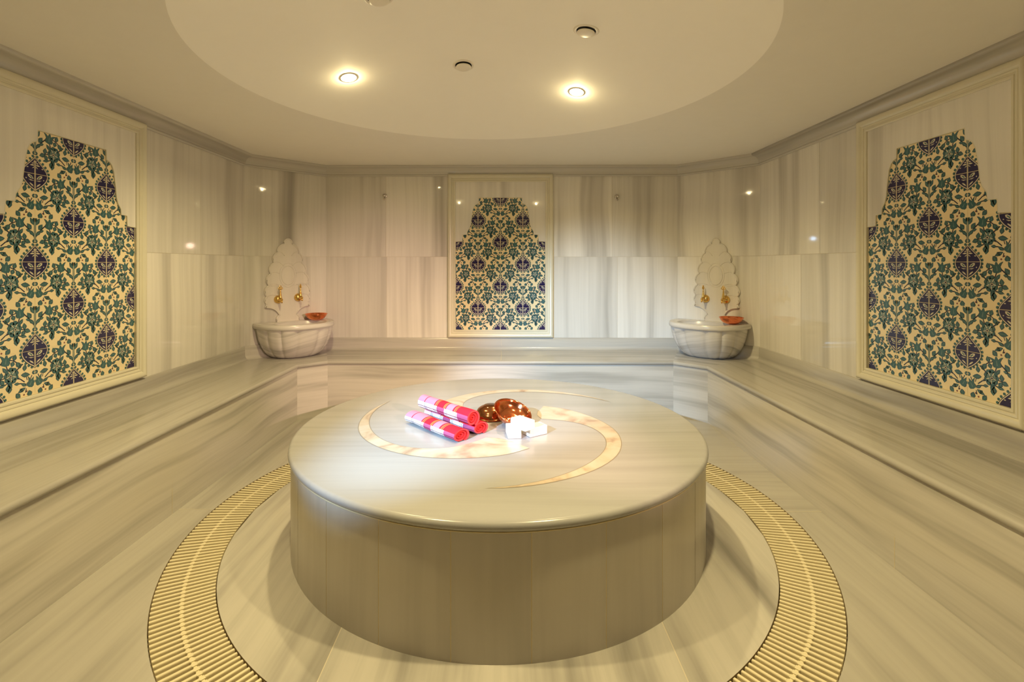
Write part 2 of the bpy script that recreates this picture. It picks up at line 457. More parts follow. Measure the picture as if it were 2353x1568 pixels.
def autosmooth(o, ang=50):
    for p in o.data.polygons: p.use_smooth = True
    try:
        o.data.set_sharp_from_angle(angle=radians(ang))
    except Exception: pass
    return o
benches = [
    ('long pale marble bench running along the left wall below the large tiled panel', 0),
    ('short angled marble bench piece under the pinkish lit basin, left of the end bench', 1),
    ('pale marble bench along the far end wall, behind the round platform', 2),
    ('short angled marble bench piece under the basin in cool light, right of the end bench', 3),
    ('long pale marble bench running along the right wall below the large tiled panel', 4)]
random.seed(5)
for label, i in benches:
    pm = ((WALLP[i][0] + WALLP[i + 1][0] + FRONTP[i][0] + FRONTP[i + 1][0]) / 4, (WALLP[i][1] + WALLP[i + 1][1] + FRONTP[i][1] + FRONTP[i + 1][1]) / 4, 0)
    t = thing('marble_bench', pm, 0, label, 'bench', 'built-in marble benches along the walls')
    inv = Vector(pm)
    def done(mb, name, mat, smooth=True):
        mb.v = [tuple(Vector(v) - inv) for v in mb.v]
        o = mb.build(name, mat, t)
        return autosmooth(o) if smooth else o
    mb = MB(); r = .016; e = .014
    prof = [(WALLP, 0, BZ)]
    for k in range(0, 9):
        a = pi / 2 - pi * k / 8
        prof.append((FRONTP, e - r + r * cos(a), BZ - r + r * sin(a)))
    prof += [(FRONTP, -.03, BZ - 2 * r), (WALLP, 0, BZ - 2 * r)]
    sweep(mb, prof, i, 0, rnd(.86, .92), rnd(0, 30), rnd(0, 30), closed=True, caps=True)
    if i == 2: mb.face([(-.032, 4.14, BZ + .0004), (-.029, 4.14, BZ + .0004), (-.029, 4.628, BZ + .0004), (-.032, 4.628, BZ + .0004)], None, 1)
    done(mb, 'seat', [M_BENCH, M_GROUT])
    mb = MB()
    ou, ov = rnd(0, 30), rnd(0, 30)
    sweep(mb, [(FRONTP, 0, BZ - 2 * r), (FRONTP, 0, 0), (FRONTP, -.03, 0), (FRONTP, -.03, BZ - 2 * r)], i, 0, rnd(1.2, 1.3), ou, ov, closed=True, caps=True)
    if i in (0, 4):                                   # upright joint in the long risers
        y = 2.47 if i == 0 else 2.05; x = FRONTP[i][0] + (.0006 if i == 0 else -.0006)
        mb.face([(x, y - .0009, .0), (x, y + .0009, .0), (x, y + .0009, .13), (x, y - .0009, .13)], None, 1)
    done(mb, 'riser', [M_BENCH, M_CREAMGROUT])
    mb = MB()
    s = .012; cr = .036
    prof = [(WALLP, 0, BZ + .112), (WALLP, s - .004, BZ + .112), (WALLP, s, BZ + .108)]
    for k in range(0, 8):
        a = pi - (pi / 2) * k / 7 * 1.0
        prof.append((WALLP, s + cr + cr * cos(a), BZ + cr + .0015 - cr * sin(a)))
    prof += [(WALLP, s + cr, BZ), (WALLP, 0, BZ)]
    sweep(mb, prof, i, 0, rnd(.98, 1.06), rnd(0, 30), rnd(0, 30), closed=True, caps=True)
    if i == 2: mb.face([(-.032, YW - .0124, BZ + .037), (-.029, YW - .0124, BZ + .037), (-.029, YW - .0124, BZ + .108), (-.032, YW - .0124, BZ + .108)], None, 1)
    done(mb, 'skirting', [M_BENCH, M_GROUT])
for i in range(5):
    mb = MB()
    prof = [(WALLP, 0, 2.083), (WALLP, .014, 2.083), (WALLP, .018, 2.087), (WALLP, .018, 2.096), (WALLP, .014, 2.100)]
    for k in range(0, 8):
        a = (pi / 2) * k / 7
        prof.append((WALLP, .016 + .058 * (1 - cos(a)), 2.103 + .052 * sin(a)))
    prof += [(WALLP, .078, 2.156), (WALLP, .086, 2.158), (WALLP, .090, 2.163), (WALLP, .090, ZC)]
    sweep(mb, prof, i, 0, rnd(.78, .84), rnd(0, 30), rnd(0, 30))
    o = autosmooth(mb.build('trim_%d' % (i + 1), M_WALL)); tag(o, kind='structure')

# ------------------------------------------------------------------ round heated platform with inlay
def platform():
    t = thing('round_platform', SLAB, 0, 'large round grey marble platform with swirl inlay in the middle of the room', 'platform')
    mb = MB(); n = 24; seg = 6; ph = radians(-98.2); R = .974; H = .414
    for i in range(n):
        a0 = ph + 2 * pi * i / n; a1 = a0 + 2 * pi / n; g = .0011 / R
        ou, ov = rnd(0, 30), rnd(0, 30); tone = rnd(.95, 1.03)
        P = []
        for k in range(seg + 1):
            a = a0 + g + (a1 - a0 - 2 * g) * k / seg
            P.append([(R * cos(a), R * sin(a), z) for z in (.0, H * .5, H)])
        mb.grid(P, lambda p, q, ou=ou, ov=ov: (p * .0425 + ou, q * .207 + ov), 0, tone, True)
        # grout in the upright joint
        b = a1; c = [(R - .0006) * cos(b + s * 2 * g) for s in (-1, 1)]; d = [(R - .0006) * sin(b + s * 2 * g) for s in (-1, 1)]
        mb.face([(c[0], d[0], 0), (c[1], d[1], 0), (c[1], d[1], H), (c[0], d[0], H)], None, 1)
    mb.build('drum', [M_DRUM, M_CREAMGROUT], t, weld=False)
    mb = MB()
    mb.lathe([(R + .0003, .4115), (R + .0012, .412), (R + .0012, .4145), (R - .02, .4145)], 144)
    mb.build('grout_joint', M_CREAMGROUT, t)
    # top slab with a bullnose edge
    mb = MB(); th = .0335; r = th / 2; n = 144
    prof = [(R - .05, .4145 + .001)]
    for k in range(0, 11):
        a = -pi / 2 + pi * k / 10
        prof.append((SR - r + r * cos(a), SZ - r + r * sin(a)))
    P = [[(rr * cos(2 * pi * i / n), rr * sin(2 * pi * i / n), z) for rr, z in prof] for i in range(n)]
    mb.grid(P, lambda i, j: (P[i % n][j][1] + 4.3 - P[i % n][j][2], P[i % n][j][0] + 9.1), 0, 1, True, closeu=True)
    top = [P[i][-1] for i in range(n)]
    mb.face(top, [(p[1] + 4.3 - p[2], p[0] + 9.1) for p in top], 0, 1, True)
    o = mb.build('top_slab', M_SLAB, t); autosmooth(o, 40)
    outer = [(0, .748), (13, .732), (26, .712), (39, .69), (52, .662), (66, .62), (80, .575), (95, .52), (112, .465), (127, .425), (141, .378)]
    inner = [(0, .748), (15, .707), (27, .670), (40, .632), (52, .600), (62, .568), (71, .53), (80, .48), (88, .425), (96, .345), (103, .25), (106, .21)]
    end = [(122, .235), (132, .275)]
    def interp(tab, x):
        for (a, b), (c, d) in zip(tab, tab[1:]):
            if x <= c: return b + (d - b) * (x - a) / (c - a)
        return tab[-1][1]
    def smoothtab(tab, x):
        h = 5; return sum(interp(tab, min(max(x + k, 0), tab[-1][0])) for k in (-h, -h / 2, 0, h / 2, h)) / 5
    for tip in (150, 268, 31):
        def pt(d, r, z): a = radians(tip + d); return (r * cos(a), r * sin(a), z)
        for nm, mat, gr, z in (('inlay_joint', M_DARKGROUT, .0042, SZ + .0004), ('inlay_band', M_INLAY, 0, SZ + .0009)):
            mb = MB(); K = 36
            O = [(141 * k / K, smoothtab(outer, 141 * k / K) + gr) for k in range(K + 1)]
            I = [(106 * k / K, smoothtab(inner, 106 * k / K) - gr) for k in range(K + 1)]
            O[0] = I[0] = (0 - (1.2 if gr else 0), .748)
            for k in range(K):
                mb.face([pt(*O[k], z), pt(*O[k + 1], z), pt(*I[k + 1], z), pt(*I[k], z)])
            e2 = [(106, .21 - gr)] + [(d + (.6 if gr else 0), r) for d, r in end] + [(141 + (.4 if gr else 0), .378 + gr)]
            cpt = pt(118, .36, z)
            mb.face([pt(*O[K], z), pt(*I[K], z)] + [pt(d, r, z) for d, r in e2[1:-1]])
            mb.build(nm, mat, t)
platform()

# ------------------------------------------------------------------ glazed tile motif
def tile_motif():
    """polygons of one tile in unit coordinates: (points, slot, layer)"""
    out = []
    G, GR, DK, NV, PL, GY, RS = 0, 1, 2, 3, 4, 5, 6
    up = [(0, .375), (.035, .33), (.09, .27), (.16, .20), (.225, .13), (.275, .06), (.30, 0)]
    dn = [(.30, 0), (.295, -.07), (.26, -.15), (.19, -.23), (.105, -.30), (.04, -.34), (0, -.375)]
    def shift(pts, cx, cy, sx=1, sy=1): return [(cx + x * sx, cy + y * sy) for x, y in pts]
    def sc(pts, k): return [(x * k, y * k) for x, y in pts]
    def leaf(x, y, ang, L, w, c=GR, rim=True):
        L *= 1.2; w *= 1.35
        a = radians(ang); ux, uy = cos(a), sin(a); vx, vy = -uy, ux
        sh = [(0, 0), (.2, .62), (.45, 1.0), (.72, .66), (1, 0), (.72, -.66), (.45, -1.0), (.2, -.62)]
        if rim: out.append(([(x + ux * s * L - ux * .008 + vx * k * (w + .010), y + uy * s * L - uy * .008 + vy * k * (w + .010)) for s, k in [(p * 1.08, q) for p, q in sh]], DK, 1))
        out.append(([(x + ux * s * L + vx * k * w, y + uy * s * L + vy * k * w) for s, k in sh], c, 2))
        if w > .022: out.append(([(x + ux * s * L + vx * k * .006, y + uy * s * L + vy * k * .006) for s, k in ((.2, 1), (.8, .3), (.8, -.3), (.2, -1))], GY, 3))
    def stem(pts, w=.009, c=DK, layer=1):
        w *= 1.25
        for (a, b), (e, f) in zip(pts, pts[1:]):
            L = hypot(e - a, f - b) or 1; nx, ny = -(f - b) / L * w, (e - a) / L * w
            out.append(([(a + nx, b + ny), (e + nx, f + ny), (e - nx, f - ny), (a - nx, b - ny)], c, layer))
    def dot(x, y, r, c=GR, layer=2, n=8, rim=True):
        if rim: out.append(([(x + (r + .009) * cos(2 * pi * k / n), y + (r + .009) * sin(2 * pi * k / n)) for k in range(n)], DK, layer - 1))
        out.append(([(x + r * cos(2 * pi * k / n), y + r * sin(2 * pi * k / n)) for k in range(n)], c, layer))
    def tulip(x, y, ang, s):
        s *= 1.28
        a = radians(ang); f = lambda p, q: (x + cos(a) * p * s - sin(a) * q * s, y + sin(a) * p * s + cos(a) * q * s)
        sh = [(-.10, -.02), (-.02, -.30), (.18, -.38), (.40, -.30), (.62, -.42), (.86, -.62), (.74, -.30), (.62, -.14), (.80, -.08), (1.0, 0), (.80, .08), (.62, .14), (.74, .30), (.86, .62), (.62, .42), (.40, .30), (.18, .38), (-.02, .30), (-.10, .02)]
        out.append(([f(p * 1.03, q * 1.12) for p, q in sh], DK, 1)); out.append(([f(p, q) for p, q in sh], GR, 2))
        out.append(([f(p, q) for p, q in ((.1, -.06), (.55, -.03), (.55, .03), (.1, .06))], GY, 3))
    # --- half medallion rising from the lower-left corner
    out.append(([(0, 0)] + shift(sc(up[::-1], 1.10), 0, 0), DK, 3)); out.append(([(0, 0)] + sc(up[::-1], 1.05), PL, 4)); out.append(([(0, 0)] + sc(up[::-1], .98), NV, 5))
    for p in ([(0, .30), (.03, .295), (.038, .265), (.02, .25), (0, .25)], [(.015, .235), (.05, .25), (.085, .235), (.05, .222)],
              [(.02, .20), (.075, .21), (.125, .185), (.085, .175), (.03, .18)], [(.015, .165), (.045, .15), (.075, .115), (.03, .135)],
              [(.15, .135), (.185, .145), (.205, .125), (.17, .12)], [(0, 0), (.016, 0), (.016, .24), (0, .25)]):
        out.append((p, PL, 6))
    for k, (x, y) in enumerate([(.055, .405), (.12, .335), (.195, .262), (.262, .19), (.318, .12), (.345, .04)]): dot(x * .97, y * .97, .033, GR, 3, 7, False)
    dot(.02, .47, .036, GR, 2); dot(.012, .47, .012, PL, 4, rim=False)
    # --- half medallion hanging from the upper-right corner (mirrored, lower half)
    q = [(1 - x, 1 + y) for x, y in dn]
    out.append(([(1, 1)] + [(1 - x * 1.10, 1 + y * 1.10) for x, y in dn], DK, 3)); out.append(([(1, 1)] + [(1 - x * 1.05, 1 + y * 1.05) for x, y in dn], PL, 4)); out.append(([(1, 1)] + [(1 - x * .98, 1 + y * .98) for x, y in dn], NV, 5))
    for p in ([(.03, -.12), (.07, -.06), (.13, -.025), (.175, -.03), (.165, -.075), (.11, -.115)], [(.02, -.155), (.08, -.145), (.16, -.135), (.10, -.165)],
              [(.03, -.30), (.055, -.25), (.11, -.215), (.135, -.22), (.085, -.27)], [(.19, -.12), (.215, -.105), (.225, -.125), (.20, -.135)], [(0, 0), (.016, 0), (.016, -.36), (0, -.37)]):
        out.append(([(1 - x, 1 + y) for x, y in p], PL, 6))
    for p in ([(.06, -.085), (.13, -.045), (.145, -.06), (.085, -.10)], [(.06, -.10), (.10, -.095), (.09, -.112)]): out.append(([(1 - x, 1 + y) for x, y in p], GR, 7))
    for x, y in [(.345, -.045), (.335, -.12), (.29, -.20), (.225, -.275), (.15, -.335), (.075, -.385)]: dot(1 - x * .97, 1 + y * .97, .033, GR, 3, 7, False)
    dot(.975, .50, .038, GR, 2); dot(.985, .50, .013, PL, 4, rim=False)
    # --- stem plant along the left edge
    stem([(.012, .50), (.012, .99)], .012, GY, 2)
    stem([(.01, .56), (.09, .66), (.17, .76), (.27, .85)], .011)
    leaf(.02, .60, 42, .15, .024); leaf(.09, .735, 55, .13, .036); leaf(.11, .70, 10, .09, .022); leaf(.03, .84, 62, .15, .026)
    leaf(.01, .90, 78, .12, .016)
    # --- bud flower, upper middle
    tulip(.335, .78, 82, .19)
    stem([(.35, .78), (.38, .68), (.43, .62)], .010)
    # --- sprig of three leaves
    stem([(.42, .88), (.52, .845), (.60, .78)], .009); leaf(.52, .85, 75, .11, .032); leaf(.51, .83, -110, .10, .032); leaf(.57, .80, -52, .14, .034)
    # --- rosette
    stem([(.47, .53), (.62, .66), (.72, .74)], .011); leaf(.63, .655, 60, .10, .018)
    for k in range(9):
        a = 2 * pi * k / 9 + .3; dot(.465 + .105 * cos(a), .53 + .125 * sin(a), .056, GR, 3, 7)
    dot(.465, .53, .105, GY, 4, 10); dot(.45, .52, .036, TPK if False else PL, 5, 7); dot(.45, .52, .022, DK, 6, 6, False)
    for k in range(5):
        a = 2 * pi * k / 5 + .9; stem([(.465 + .04 * cos(a), .53 + .05 * sin(a)), (.465 + .11 * cos(a), .53 + .13 * sin(a))], .007, PL, 5)
    leaf(.36, .62, 125, .12, .024)
    # --- sprig left of the rosette
    stem([(.38, .515), (.22, .49)], .009); leaf(.235, .50, 82, .12, .034); leaf(.24, .485, 200, .12, .034); leaf(.245, .475, -65, .11, .032)
    # --- lower branch
    stem([(.44, .44), (.36, .37), (.25, .335)], .010); leaf(.34, .37, 195, .13, .022); leaf(.40, .40, -60, .13, .034); leaf(.44, .30, -100, .12, .034); leaf(.39, .20, 80, .13, .038); leaf(.36, .42, 35, .08, .018)
    # --- right side leaves
    stem([(.54, .46), (.66, .42), (.76, .33)], .010); leaf(.68, .50, -8, .17, .036); leaf(.75, .58, 80, .12, .032)
    out.append(([(.57, .47), (.66, .455), (.60, .43)], DK, 2))
    # --- lower bud flower by the right edge
    tulip(.87, .215, 62, .17); leaf(.80, .24, 150, .12, .022); stem([(.80, .27), (.68, .315), (.55, .325)], .010); leaf(.64, .318, 172, .10, .020)
    leaf(.78, .20, 205, .16, .026); stem([(.88, .34), (.93, .45)], .008); stem([(.82, .36), (.80, .44)], .007)
    # --- foot leaves
    leaf(.57, .115, -55, .13, .036); leaf(.80, .12, -35, .03, .01, RS); dot(.745, .05, .022, RS, 2, 6, False); leaf(.86, .12, -78, .13, .040); stem([(.80, .18), (.78, .09)], .008); leaf(.66, .20, -50, .08, .02)
    return out
MOTIF = tile_motif()
def clip01(poly):
    def cut(p, ax, lim, keep_less):
        r = []
        for i in range(len(p)):
            a, b = p[i], p[(i + 1) % len(p)]
            ia = (a[ax] <= lim) if keep_less else (a[ax] >= lim); ib = (b[ax] <= lim) if keep_less else (b[ax] >= lim)
            if ia: r.append(a)
            if ia != ib:
                t = (lim - a[ax]) / (b[ax] - a[ax]); r.append((a[0] + (b[0] - a[0]) * t, a[1] + (b[1] - a[1]) * t))
        return r
    for ax, lim, k in ((0, .006, False), (0, .994, True), (1, .006, False), (1, .994, True)):
        poly = cut(poly, ax, lim, k)
        if len(poly) < 3: return []
    return poly
MOTIF = [(clip01(p), m, l) for p, m, l in MOTIF]
MOTIF = [x for x in MOTIF if len(x[0]) >= 3]

SIL = [(.955, 0), (.965, .26), (1.07, .30), (1.15, .38), (1.21, .52), (1.25, .75), (1.285, 1.00), (1.31, 1.22), (1.36, 1.38), (1.46, 1.52), (1.475, 1.68), (1.68, 1.69), (1.695, 1.98), (2.0, 2.0)]
def mosaic_mesh(tw, th):
    mb = MB(); y0 = .0035; dl = .00013
    for i in range(4):
        for j in range(6):
            mir = (i + j) % 2
            def P(x, y, l): 
                x = (1 - x) if mir else x
                return (-((i - 2 + x) * tw), y0 + l * dl, (j + y) * th)
            e = .004
            mb.face([P(e, e, 0), P(1 - e, e, 0), P(1 - e, 1 - e, 0), P(e, 1 - e, 0)], None, 0)
            for poly, m, l in MOTIF: mb.face([P(x, y, l) for x, y in poly], None, m)
    mb.face([(-2 * tw, y0 - .0005, 0), (2 * tw, y0 - .0005, 0), (2 * tw, y0 - .0005, 6 * th), (-2 * tw, y0 - .0005, 6 * th)], None, 7)
    return mb
def wall_panel(loc, rz, tw, th, label):
    """local x along the wall, y out of the wall, z up from the bottom tile row"""
    t = thing('tiled_panel', loc, rz, label, 'wall panel', 'framed floral tile panels on the walls')
    mosaic_mesh(tw, th).build('tile_mosaic', TILES, t, weld=False)
    # marble surround with the stepped opening
    mb = MB(); H = 6 * th; ztop = H + .150; hw = 2 * tw; d = .010
    for sgn in (1, -1):
        pr = [(sgn * dx * tw, H - dz * th) for dx, dz in SIL]
        poly = [(0, H), pr[0]] + pr[1:] + [(sgn * hw, ztop), (0, ztop)]
        ou, ov = rnd(0, 30), rnd(0, 30)
        # strips between the silhouette and the outer edge
        for (a, b), (c, e) in zip(pr, pr[1:]):
            q = [(a, b), (c, e), (sgn * hw, e), (sgn * hw, b)]
            if abs(b - e) < 1e-6: continue
            mb.face([(x, d, z) for x, z in q], [(x + ou, z + ov) for x, z in q], 0, 1.05)
        q = [(0, H), (sgn * hw, H), (sgn * hw, ztop), (0, ztop)]
        mb.face([(x, d, z) for x, z in q], [(x + ou, z + ov) for x, z in q], 0, 1.05)
        # edge of the opening
        for (a, b), (c, e) in zip([(0, H)] + pr, pr):
            mb.face([(a, .0032, b), (c, .0032, e), (c, d, e), (a, d, b)], None, 1)
            mb.face([(a, d + .0004, b), (c, d + .0004, e), (c + sgn * .0035, d + .0004, e + .0035), (a + sgn * .0035, d + .0004, b + .0035)], None, 1)
    mb.build('stone_surround', [M_WALL, M_FRAME], t, weld=False)
    # moulded frame: profile across the width (w from inner edge, h out of the wall)
    prof = [(0, .0), (0, .016), (.004, .019), (.012, .019), (.015, .015), (.020, .015), (.023, .020), (.030, .022), (.034, .019), (.038, .022), (.045, .030), (.054, .034), (.063, .033), (.070, .028), (.073, .020), (.073, 0)]
    zb, zt = 0, ztop
    def ring(w, h): return [Vector((-hw - w, h, zb - w)), Vector((hw + w, h, zb - w)), Vector((hw + w, h, zt + min(w, .073))), Vector((-hw - w, h, zt + min(w, .073)))]
    mb = MB()
    rr = [ring(w, h) for w, h in prof]
    mb.grid(rr, lambda i, j: (prof[i][0] * 4, j * .7), 0, 1, False, closev=True)
    autosmooth(mb.build('moulded_frame', M_FRAME, t), 35)
    return t
random.seed(11)
wall_panel((X0 - .0093, YW, .637), radians(180), .2115, .2073, 'framed floral tile panel centred on the far end wall, smallest in view')
wall_panel((XL, 2.508, .645), radians(-90), .2075, .206, 'large framed floral tile panel on the left wall, cut by the left picture edge')
wall_panel((XR, 2.508, .645), radians(90), .2075, .206, 'large framed floral tile panel on the right wall above the long bench')

# ------------------------------------------------------------------ basins, carved back plates, taps
def spow(x, p): return math.copysign(abs(x) ** p, x)
def plan(phi, a, b, p=.78): return (a * spow(cos(phi), p), b * abs(sin(phi)) ** p)
def make_basin(label):
    t = thing('marble_basin', (0, 0, 0), 0, label, 'basin', 'fluted marble wash basins in the corners')
    A, B = .325, .405; n = 84; Z = .298
    mb = MB()
    prof = [(.56, 0.0), (.60, .004), (.66, .018), (.75, .048), (.845, .10), (.905, .155), (.94, .205), (.957, .24), (.962, .262)]
    P = []
    for i in range(n + 1):
        phi = pi * i / n
        fl = 1 - .040 * (1 - abs(sin(phi * 7.0))) ** 2.0            # shallow gadroon lobes
        row = []
        for s, z in prof:
            x, y = plan(phi, A, B); k = s * fl
            row.append((x * k, .014 + (y - .0) * k, z))
        P.append(row)
    mb.grid(P, lambda i, j: (prof[j][1] + .05 * sin(i * .08), i * .012), 0, 1, True)
    for i0 in (0,):
        mb.face([P[i][0] for i in range(n + 1)], None, 0)
        mb.face([P[0][j] for j in range(len(prof))] + [P[n][j] for j in reversed(range(len(prof)))], None, 0)
    autosmooth(mb.build('fluted_bowl', M_BASIN, t), 60)
    # rim with cavity
    mb = MB(); r = .009
    rp = [(.945, .258), (1.0 - .012, .258), (1.0, .264), (1.004, .276), (1.0, .290), (.988, Z)]
    P = []
    for i in range(n + 1):
        phi = pi * i / n; x, y = plan(phi, A, B)
        P.append([(x * s, .013 + y * s, z) for s, z in rp])
    mb.grid(P, lambda i, j: (rp[j][1], i * .012), 0, 1.03, True)
    ncav = n
    C = []
    cav = [(1.0, Z), (.97, Z - .006), (.93, Z - .05), (.80, Z - .11), (.55, Z - .15), (.02, Z - .155)]
    ca, cb, cy = .215, .150, .222
    for i in range(2 * n):
        a = pi * i / n
        C.append([(ca * s * spow(cos(a), .85), cy + cb * s * spow(sin(a), .85), z) for s, z in cav])
    mb.grid(C, lambda i, j: (j * .05, i * .01), 0, .97, True, closeu=True)
    # flat top between outline and cavity: front half fan + back half to the wall edge
    out = [P[i][-1] for i in range(n + 1)]
    for i in range(n):
        mb.face([out[i], out[i + 1], C[i + 1][0], C[i][0]], [(0, i * .012), (0, i * .012 + .012), (.05, i * .012 + .012), (.05, i * .012)], 0, 1.03)
    bl = [(P[n][-1][0] + (P[0][-1][0] - P[n][-1][0]) * k / n, .013, Z) for k in range(n + 1)]
    for k in range(n):
        c0, c1 = C[n + k][0], C[(n + k + 1) % (2 * n)][0]
        mb.face([bl[k], bl[k + 1], c1, c0], [(0, k * .012), (0, k * .012 + .012), (.05, k * .012 + .012), (.05, k * .012)], 0, 1.03)
    mb.face([P[0][j] for j in range(len(rp))] + [P[n][j] for j in reversed(range(len(rp)))], None, 0)
    autosmooth(mb.build('basin_rim', M_BASIN, t), 45)
    return t

def plate_outline():
    """right half (x>0) from the top centre downwards, metres from the plate top"""
    px = lambda x, y: ((x - 520) / 420 * .203, -(y - 60) * .000495)
    notches = [(600, 155), (725, 315), (785, 497), (842, 690), (872, 895), (907, 1092), (912, 1222)]
    bulge = [(690, 205), (797, 405), (862, 600), (912, 795), (940, 1000), (938, 1160)]
    pts = []
    def arc(a, m, b, n=9):
        # circle through three points
        ax, ay = a; bx, by = m; cx, cy = b
        d = 2 * (ax * (by - cy) + bx * (cy - ay) + cx * (ay - by))
        ux = ((ax * ax + ay * ay) * (by - cy) + (bx * bx + by * by) * (cy - ay) + (cx * cx + cy * cy) * (ay - by)) / d
        uy = ((ax * ax + ay * ay) * (cx - bx) + (bx * bx + by * by) * (ax - cx) + (cx * cx + cy * cy) * (bx - ax)) / d
        r = hypot(ax - ux, ay - uy); A0, AM, A1 = (atan2(p[1] - uy, p[0] - ux) for p in (a, m, b))
        def norm(x): return (x + 4 * pi) % (2 * pi)
        if norm(A1 - A0) >= norm(AM - A0): sweep_ = norm(A1 - A0)
        else: sweep_ = -norm(A0 - A1)
        return [(ux + r * cos(A0 + sweep_ * k / n), uy + r * sin(A0 + sweep_ * k / n)) for k in range(n + 1)]
    top = arc(px(440, 155), px(520, 60), px(600, 155), 12)
    pts = [p for p in top if p[0] >= -1e-6]
    lobes = []
    for a, m, b in zip(notches, bulge, notches[1:]):
        l = arc(px(*a), px(*m), px(*b)); lobes.append(l); pts += l[1:]
    pts += [px(915, 1250), px(932, 1285)]
    pts += arc(px(932, 1285), px(775, 1320), px(682, 1428), 9)[1:]
    pts += arc(px(682, 1428), px(735, 1500), px(690, 1580), 6)[1:]
    return pts, notches, px, [[(x, z) for x, z in pts[:7]]] + lobes + [pts[-17:-6], pts[-7:]]
def make_plate(label):
    t = thing('carved_back_plate', (0, 0, 0), 0, label, 'wall plate', 'scalloped marble back plates above the basins')
    pts, notches, px, lobes = plate_outline(); ZT_ = .688; D = .016
    full = [(x, z + ZT_) for x, z in pts] + [(-x, z + ZT_) for x, z in reversed(pts[1:] if abs(pts[0][0]) < 1e-5 else pts)]
    mb = MB()
    mb.face([(x, D, z) for x, z in full], [(x, z) for x, z in full], 0)
    n = len(full)
    for i in range(n):
        (a, b), (c, e) = full[i], full[(i + 1) % n]
        mb.face([(a, 0, b), (c, 0, e), (c, D, e), (a, D, b)], [(a, b), (c, e), (c, e + D), (a, b + D)], 0)
    mb.build('plate', M_PLAIN, t)
    # raised border that follows the scallops
    mb = MB()
    k = .0085
    for sg in (1, -1):
        for arc_ in lobes:
            q = [Vector((sg * x * .965 - sg * .002, D + .0005, z + ZT_ - .003)) for x, z in arc_]
            mb.tube(q, .0052, 8)
    mb.build('raised_border', M_PLAIN, t)
    mb = MB()
    # oval medallion and scale ridges
    ov = lambda a, r: Vector((r * .058 * cos(a), D, ZT_ - .328 + r * .083 * sin(a)))
    mb.tube([ov(2 * pi * i / 40, 1.0) for i in range(41)], .0045, 6, cap=False)
    mb.tube([ov(2 * pi * i / 40, 1.28) for i in range(41)], .003, 6, cap=False)
    for j, (nx, ny) in enumerate(notches[1:6]):
        x, z = px(nx, ny); z += ZT_
        inner = .030 + .008 * j if j < 2 else .075
        for sg in (1, -1):
            pth = []
            for s in range(9):
                f = s / 8; xx = x + (inner - x) * f
                zz = z + .012 * sin(pi * f) - (.03 * f * f if j < 2 else .0)
                pth.append((sg * xx, D, zz))
            mb.tube(pth, .0032, 6)
    mb.tube([(-.15, D, ZT_ - .42), (-.07, D, ZT_ - .418), (.07, D, ZT_ - .418), (.15, D, ZT_ - .42)], .0018, 6)
    mb.build('carved_relief', M_PLAIN, t)
    return t

def make_tap(label, side):
    """side: +1 / -1 turns the lever; local y out of the wall"""
    t = thing('brass_tap', (0, 0, 0), 0, label, 'tap', 'brass wall taps above the basins')
    RX = Matrix.Rotation(-pi / 2, 4, 'X')                    # local z of lathe -> +y
    mb = MB(); mb.lathe([(.034, 0), (.036, .004), (.035, .010), (.031, .018), (.023, .026), (.012, .031), (.0005, .032)], 28, RX)
    mb.build('wall_rose', M_BRASS, t)
    mb = MB(); mb.lathe([(.010, .028), (.011, .040), (.0135, .048), (.015, .056), (.0135, .064), (.010, .069), (.0105, .076), (.012, .083), (.0085, .092), (.0005, .095)], 20, RX)
    mb.tube([(0, .078, -.004), (0, .088, -.014), (0, .091, -.028)], [.0075, .0078, .0065], 12)
    mb.build('spout_body', M_BRASS, t)
    mb = MB()
    MT = Matrix.Translation((0, .056, .012))
    mb.lathe([(.0125, 0), (.013, .006), (.0105, .022), (.0075, .042), (.0055, .056), (.0065, .060), (.0050, .066), (.0048, .074)], 18, MT)
    h = mb.build('lever', M_BRASS, t)
    mb = MB(); ang = 0 if side > 0 else pi / 2
    R = Matrix.Translation((0, .056, .088)) @ Matrix.Rotation(ang, 4, 'Z')
    def torus(cx, cz, r, rr):
        P = []
        for i in range(16):
            a = 2 * pi * i / 16
            P.append([R @ Vector((cx + (r + rr * cos(2 * pi * j / 8)) * cos(a), rr * sin(2 * pi * j / 8), cz + (r + rr * cos(2 * pi * j / 8)) * sin(a))) for j in range(8)])
        mb.grid(P, closeu=True, closev=True)
    torus(-.010, .010, .0075, .0034); torus(.010, .010, .0075, .0034); torus(0, .024, .0075, .0034)
    mb.tube([R @ Vector((0, 0, -.004)), R @ Vector((0, 0, .012)), R @ Vector((0, 0, .02))], [.005, .006, .003], 10)
    mb.build('crown_handle', M_BRASS, t)
    return t

def corner(wall_c, rz, side):
    M = Matrix.Translation((wall_c[0], wall_c[1], 0)) @ Matrix.Rotation(rz, 4, 'Z')
    return lambda x, y, z: (M @ Vector((x, y, z)))
LC = corner((-1.944, 4.4205), radians(-135), 1); RC = corner((1.8828, 4.4205), radians(135), -1)
b1 = make_basin('fluted marble wash basin on the corner bench, tinted pinkish by warm light')
b1.location = LC(-.03, 0, BZ); b1.rotation_euler = (0, 0, radians(-135))
b2 = copy_tree(b1, 'fluted marble wash basin in cool white light on the right corner bench', RC(.03, 0, BZ), (0, 0, radians(135)))
p1 = make_plate('carved scalloped marble plate behind the pinkish lit basin')
p1.location = LC(0, 0, .797); p1.rotation_euler = (0, 0, radians(-135))
p2 = copy_tree(p1, 'carved scalloped marble plate behind the basin in cool light', RC(0, 0, .797), (0, 0, radians(135)))
ta = make_tap('brass tap with face-on trefoil handle over the pinkish lit basin, nearer the left wall', 1)
ta.location = LC(.088, .016, .945); ta.rotation_euler = (0, 0, radians(-135))
